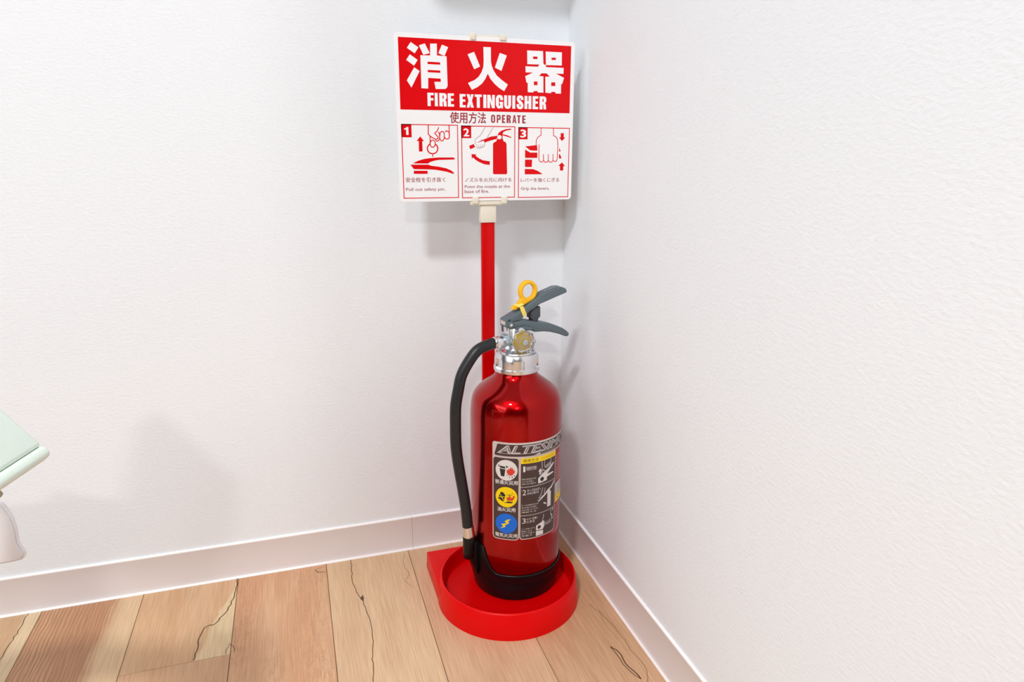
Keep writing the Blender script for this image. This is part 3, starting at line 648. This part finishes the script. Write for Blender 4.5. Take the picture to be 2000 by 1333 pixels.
# pressure gauge: yellow dial under a clear scalloped cover
gc = D_gauge[0]; GZ = 390.2; GR = 0.7
def GF(a, b, t): return LP(GR + a, GZ + b, t)
sc = []
for i in range(64):
    t = 2 * math.pi * i / 64; r = 15.2 + .9 * math.cos(8 * t)
    sc.append((r * math.cos(t), r * math.sin(t)))
ga = prism('pressure_gauge', disc(14.0, 40), GF, -.0140, -.0105, ex, M['chrome'], bevel=.0008)
ga['label'] = 'yellow gauge dial behind clear cover'
prism('dial_face', disc(10.6, 36), GF, -.0172, -.0138, ga, M['dial_yellow'])
art('dial_ring', [[disc(8.4, 36), disc(6.6, 36)]], lambda a, b, l: GF(a, b, -.0173 - l), .0001, ga, M['lab_silver'])
prism('dial_hub', disc(4.4, 24), GF, -.0225, -.0165, ga, M['chrome'], bevel=.0006)
prism('dial_cap', disc(3.3, 24), GF, -.0240, -.0220, ga, M['hub'], bevel=.0005)
prism('gauge_cover', sc, GF, -.0250, -.0120, ga, M['clear'], bevel=.0012, seg=2)
# collar backing so the gauge touches the valve
prism('gauge_port', disc(7, 24), GF, -.0110, -.0060, ex, M['chrome'])

# ---------------------------------------------------------------- label on the tank
RT = .066
def CY(d, z, l):
    r = RT + l; t = rad(d)
    return Vector((r * math.cos(t), r * math.sin(t), z / 1000 - ZB))
def rrect(x0, y0, x1, y1, rx, ry=None, corners=(1, 1, 1, 1), n=4):
    ry = ry or rx * 1.15; out = []
    for (cx, cy, a), on in zip(((x1 - rx, y1 - ry, 0), (x0 + rx, y1 - ry, 90), (x0 + rx, y0 + ry, 180), (x1 - rx, y0 + ry, 270)), corners):
        if on:
            out += [(cx + rx * math.cos(rad(a + 90 * i / n)), cy + ry * math.sin(rad(a + 90 * i / n))) for i in range(n + 1)]
        else:
            out.append({0: (x1, y1), 90: (x0, y1), 180: (x0, y0), 270: (x1, y0)}[a])
    return out
LT = 3.0
L1, L2, L3, L4, L5 = .00025, .00035, .00045, .00055, .00065
lb = art('label', [[rrect(-137, 239.9, 4, 262, 3, 3.5, (1, 1, 0, 0))], [rrect(-137, 113.4, -103.3, 240.2, 4.5, 6, (0, 0, 1, 1))], [rrect(-103.1, 114.0, -50.4, 240.2, 3.6, 4.5, (0, 0, 1, 1))]], CY, L1, ex, M['lab_silver'], step=LT)
lb['label'] = 'printed instruction label wrapped round the tank front'
def LA(name, polys, layer, m, strokes=(), width=1, closed=False): return art(name, polys, CY, layer, lb, M[m], strokes, width, LT, closed)
def LX(s, bb, m='lab_white', bold=.01, layer=L3, shear=0): return text('lettering', s, bb, CY, layer, lb, M[m], bold, LT, shear)
LA('panel', [[rrect(-135.7, 114.8, -104.6, 239.0, 3.2, 4.2)]], L2, 'lab_dark')
LA('panel', [[rrect(-102.0, 115.3, -51.5, 231.0, 3.0, 4.0, (0, 0, 1, 1))]], L2, 'lab_dark')
LA('panel', [[rrect(-102.0, 231.0, -51.5, 239.0, 2.2, 2.6, (0, 1, 0, 0))]], L2, 'lab_yellow')
LA('panel', [[[(-134.4, 243.5), (-133.0, 241.8), (-2, 241.8), (0, 244), (-2, 259.2), (-129.5, 259.2), (-130.8, 258.0)]]], L2, 'lab_dark')
LX('ALTESIMO', (-129, 246.6, -28, 257.6), 'lab_white', .04, L3, .28)
LX('ALTESIMO', (-128.4, 247.1, -28.6, 257.1), 'lab_grey', 0, L4, .28)
LA('pattern', [], L3, 'lab_white', strokes=[[(-131, 245.9), (-20, 245.9)]], width=.45)
LA('pattern', [[[(-86, 242.4), (-77.5, 242.4), (-77.5, 244.8)]]], L3, 'lab_white')
LA('pattern', [], L3, 'lab_white', strokes=[[(-75.5 + i * 1.9, 242.8 + (i % 3) * .3), (-74.3 + i * 1.9, 244.2 - (i % 2) * .4)] for i in range(13)], width=.5)
LX('使用方法', (-99.5, 232.6, -80, 237.8), 'lab_black', .0, L3)
LA('pattern', [], L3, 'lab_orange', strokes=[[(-75.5 + i * 1.9, 233.4 + (i % 3) * .6), (-74.3 + i * 1.9, 236.4 - (i % 2) * .8)] for i in range(11)], width=.6)
TC = -119.3
def disc2(cx, cz, rx, n=40): return [(cx + rx * math.cos(2 * math.pi * i / n), cz + rx * 1.158 * math.sin(2 * math.pi * i / n)) for i in range(n)]
for cz, mm in ((221.0, 'lab_white'), (180.2, 'lab_yellow'), (139.2, 'lab_blue')):
    LA('badge', [[disc2(TC, cz, 13.4)]], L3, mm)
def off(cx, cz, pts, k=1.0): return [(cx + a * k, cz + b * 1.158 * k) for a, b in pts]
# waste bin and fire
LA('pattern', [[off(TC, 221, [(-8.2, 1.8), (-1.2, 1.0), (-2.4, -8.2), (-6.6, -8)])], [off(TC, 221, [(-8, 5.2), (-1.6, 4.6), (-1.4, 1.9), (-8, 2.8)])], [off(TC, 221, [(-10.2, 4), (-8.8, 8), (-8.6, 4)])],
   [off(TC, 221, [(-.6, 6.5), (1.2, 5), (3, 5.6), (1.4, 3.6), (-.4, 3.4)])], [off(TC, 221, [(.2, -6), (2, -5.6), (1.4, -7.2)])], [off(TC, 221, [(3, -8), (4.6, -8), (3.8, -10)])], [off(TC, 221, [(6, -7.4), (8.2, -8), (7, -9.4)])], [off(TC, 221, [(9.2, -5.6), (10.6, -5.8), (9.6, -7.6)])]], L4, 'lab_black')
flame = [(2.6, -5.8), (.4, -2.6), (.6, 2), (2, -.2), (2.6, 3.2), (3.6, 1.2), (4.6, 3.2), (5.8, 5.4), (6, 2.2), (7.4, 4.4), (8, 1), (9.8, 2.2), (9, -.6), (11, -.2), (9.6, -3), (7.6, -5.6), (5, -6.6)]
LA('pattern', [[off(TC, 221, flame)]], L4, 'lab_red')
LX('普通火災用', (-133.4, 199.4, -105.6, 205.8), bold=.02)
# oil can and tray fire
LA('pattern', [[off(TC, 180.2, [(-10.4, -2.4), (-6.6, 6.4), (-3.6, 6), (-1, 2.6), (-3.2, -5.8), (-5.2, -5.6)])], [off(TC, 180.2, [(-.6, 3), (4, 3.8), (8.2, 2.4), (4, 2.8)])], [off(TC, 180.2, [(-2.8, -7.6), (2, -5.6), (2, -5), (8.4, -6), (7, -7.4)])]], L4, 'lab_black')
LA('pattern', [], L5, 'lab_yellow', strokes=[off(TC, 180.2, [(-7.4, 3), (-3.4, -4)]), off(TC, 180.2, [(-9.4, -.8), (-2, 0.4)])], width=.8)
LA('pattern', [[off(TC, 180.2, [(.8, -4.2), (.6, .6), (2.4, -.4), (3.4, 2), (5, 2), (5.6, -.6), (7.4, -.4), (8, 1.6), (10.4, 2.8), (9.6, -1), (7.6, -4.4)])], [off(TC, 180.2, [(5.6, 4.6), (7.8, 6.2), (8.2, 4.6)])]], L4, 'lab_red')
LX('油火災用', (-130.5, 157.8, -108.2, 164.2), bold=.02)
bolt = [(6, 6.2), (1.4, 5.6), (-2, 2.8), (.8, .8), (-6, -1.2), (-3.6, -4.2), (-7.4, -7.4), (-.6, -4.4), (-1.6, -2.6), (3.8, 1.2), (2.2, 3.2)]
LA('pattern', [[off(TC, 139.2, bolt)]], L4, 'lab_yellow')
LX('電気火災用', (-133.2, 117.4, -105.8, 123.6), bold=.02)
# instruction rows
for z in (195.6, 151.7): LA('pattern', [], L3, 'lab_white', strokes=[[(-102, z), (-51.5, z)]], width=.6)
def rows(z0, n, s, x1=-82):
    for i in range(n): LX(s[i], (-100.6, z0 - i * 3.6, x1 - (i % 2) * 3, z0 + 2.3 - i * 3.6), bold=0)
LX('1', (-99.2, 218.5, -96.6, 227), bold=0); LX('安全栓を引き抜く', (-95.4, 220.5, -82, 226.5), bold=.01)
rows(206.4, 3, ['黄色の安全栓を引き', '上に引き抜く', '使用できます 確認する'], -83)
LX('2', (-99.8, 183.4, -95.4, 191.6), bold=.0); LX('ホースをはずし', (-94, 188, -76, 192), bold=.01); LX('火元に向ける', (-94, 183.6, -79, 187.6), bold=.01)
rows(166.6, 4, ['ホースの先端を持ち火元', '風下を避け 火の根元', '火元に向けてください', '噴射する'], -79)
LX('3', (-99.8, 139.4, -95.4, 147.6), bold=.0); LX('レバーを強く', (-94, 144, -80, 148), bold=.01); LX('にぎる', (-94, 139.6, -84, 143.6), bold=.01)
rows(129.6, 4, ['レバーを強くにぎる', '放射します', '立てて使う', '床置き'], -84)
# picture 1: hand pulling the pin over the levers
LA('pattern', [[[(-80, 198), (-80, 206), (-75, 211), (-55.5, 222.8), (-54, 221.4), (-67, 209), (-56, 208.6), (-54.4, 207), (-67, 204.4), (-67, 199.6)]], [[(-78.4, 211), (-78.4, 216), (-80, 216), (-77.2, 220.5), (-74.6, 216), (-76.2, 216), (-76.2, 211)]]], L3, 'lab_white')
LA('pattern', [[disc2(-74.5, 203.6, 2.7, 20)]], L4, 'lab_black')
LA('pattern', [], L3, 'lab_white', strokes=[[(-75, 230.4), (-74.6, 219), (-72, 215)], [(-71, 231), (-71.4, 222), (-69, 219)], [(-60.5, 231), (-60.5, 221)], [(-69, 223), (-69, 219), (-67, 219), (-67, 223), (-69, 223)], [(-66, 224), (-66, 220), (-64, 220), (-64, 224), (-66, 224)], [(-63, 225), (-63, 221), (-61.2, 221), (-61.2, 225), (-63, 225)]], width=.55)
LA('pattern', [], L3, 'lab_white', strokes=[disc2(-72.6, 214.4, 2.2, 16)], width=.6, closed=True)
# picture 2: extinguisher body with hose and aiming hand
LA('pattern', [[[(-65.5, 157), (-65.5, 179), (-63.5, 182), (-61.5, 182), (-59.3, 179), (-59.3, 157)]], [[(-80.6, 171.5), (-78, 172.2), (-65, 184.4), (-59, 187), (-53, 194), (-52.4, 192.6), (-57.5, 185), (-64, 181), (-78.5, 170)]], [[(-72, 165.4), (-68, 162.2), (-66.8, 163.6), (-71, 167)]]], L3, 'lab_white')
LA('pattern', [], L3, 'lab_white', strokes=[[(-73, 190), (-75.5, 181), (-79, 174)], [(-69.5, 188.5), (-71, 180.5)], [(-78, 176), (-75.6, 174.4), (-74, 178), (-72.6, 176)]], width=.55)
# picture 3: hand gripping the levers
LA('pattern', [[[(-82, 116.6), (-82, 124.6), (-71.6, 123), (-71.6, 116.6)]], [[(-82, 125.6), (-82, 133), (-70.6, 138.2), (-69.6, 129), (-72, 124.4)]], [[(-56.4, 150.5), (-54, 150.5), (-55.2, 145.6)]], [[(-56.4, 134), (-54, 134), (-55.2, 138)]], [[(-57.5, 142.5), (-54.6, 140), (-57.5, 139)]]], L3, 'lab_white')
LA('pattern', [[disc2(-77.6, 129.6, 2.4, 20)]], L4, 'lab_black')
LA('pattern', [], L3, 'lab_white', strokes=[[(-71, 148), (-71.4, 143), (-73, 139), (-72.6, 135)], [(-59, 150.8), (-58.6, 144), (-56.8, 138), (-58, 131)], [(-69, 135.6), (-68.6, 131), (-66.4, 130), (-66, 135)], [(-66, 131), (-63.6, 129.6), (-63.2, 135.4)], [(-63.2, 131), (-60.8, 130), (-60.6, 136)], [(-60.6, 131), (-58, 131)]], width=.6)
# third column round the side
LA('panel', [[rrect(-49.2, 168, -20, 186, 1.2)]], L1, 'lab_white'); LA('panel', [[[(-49.2, 156), (-20, 156), (-20, 167.4), (-49.2, 167.4)]]], L1, 'lab_yellow')
LA('pattern', [], L2, 'lab_dark', strokes=[[(-48, 183 - i * 2.4), (-22, 183 - i * 2.4)] for i in range(6)], width=.7)
LA('pattern', [[[(-43.6, 160), (-41.6, 160), (-41.6, 162.6), (-43.6, 162.6)]]], L2, 'lab_black')
for i in range(9): LX('消火器の取扱注意', (-48.5, 228 - i * 4.6, -28, 230.6 - i * 4.6), 'lab_silver', 0, L1)
for i in range(5): LX('点検 記録 保管', (-48.5, 150 - i * 5.6, -30, 152.6 - i * 5.6), 'lab_silver', 0, L1)

# ---------------------------------------------------------------- mint chair at the left edge
P0, EE, FF, N3 = [Vector(v) for v in D_chair]
ch = empty('padded_chair', (-.80, -.62, 0))
tag(ch, 'pale mint green padded chair with white moulded side, cut off at left edge', 'chair')
co = Vector((-.80, -.62, 0))
def CP(a, b, t): return P0 + EE * a + FF * b + N3 * t - co
def slab(name, a0, a1, b0, b1, t0, t1, m, bev):
    bm = box_bm(bmesh.new(), (a0, b0, t0), (a1, b1, t1), bev, 3)
    for v in bm.verts: v.co = CP(*v.co)
    bmesh.ops.recalc_face_normals(bm, faces=bm.faces)
    return fin(name, bm, ch, m, auto=50)
pad = slab('seat_pad', .001, .30, .0098, .13, -.040, -.0005, M['green'], .003)
roll = slab('piping', .0005, .30, 0, .0096, -.012, 0, M['green'], .0034)
slab('stitching', .004, .30, .0090, .0104, -.004, -.0026, M['green_dark'], 0)
slab('under_panel', .044, .29, -.003, .12, -.036, -.014, M['under'], .002)
WP = [Vector(v) for v in D_white]; WP[0] = Vector((-.80, -.325, .362)); WP[-1] = Vector((-.80, -.335, .276)); fw = Vector((D_fw[0], D_fw[1], 0)).normalized()
bm = bmesh.new()
inner = [WP[0]] + smoothpath(WP[1:-1], 3) + [WP[-1]]
A_ = [bm.verts.new(p - co) for p in inner]; B_ = [bm.verts.new(p + fw * .006 - co) for p in inner]
bm.faces.new(A_); bm.faces.new(list(reversed(B_)))
for i in range(len(inner)):
    j = (i + 1) % len(inner); bm.faces.new((A_[i], A_[j], B_[j], B_[i]))
bmesh.ops.recalc_face_normals(bm, faces=bm.faces)
bmesh.ops.bevel(bm, geom=[e for e in bm.edges if e.calc_face_angle(0) > 1], offset=.0016, segments=2, affect='EDGES')
fin('side_shell', bm, ch, M['white_plastic'], auto=50)
box('frame', (-.085, -.17, .27), (.02, .315, .345), ch, M['white_plastic'], .012)
for x, y in ((-.07, -.15), (.0, -.15), (-.07, .28), (-.005, .28)):
    tube('leg', [Vector((x, y, 0)), Vector((x, y, .28))], .014, ch, M['white_plastic'], 16)

for a in (.07, .23):
    e = CP(a, .075, -.040)
    tube('arm', smoothpath([Vector((.0, e.y - .01, .33)), Vector((.03, e.y, .37)), e + Vector((-.02, 0, 0)), e + N3 * .006], 4), .011, ch, M['white_plastic'], 14)

# ---------------------------------------------------------------- unseen shelf added just above the frame to cast the corner shadow
sh = box('shadow_caster_shelf', (-.290, -.158, .978), (-.004, 0, .996), None, M['white_plastic'], .002)
tag(sh, 'small white unseen shelf, added to cast the shadow above the extinguisher sign', 'shelf')
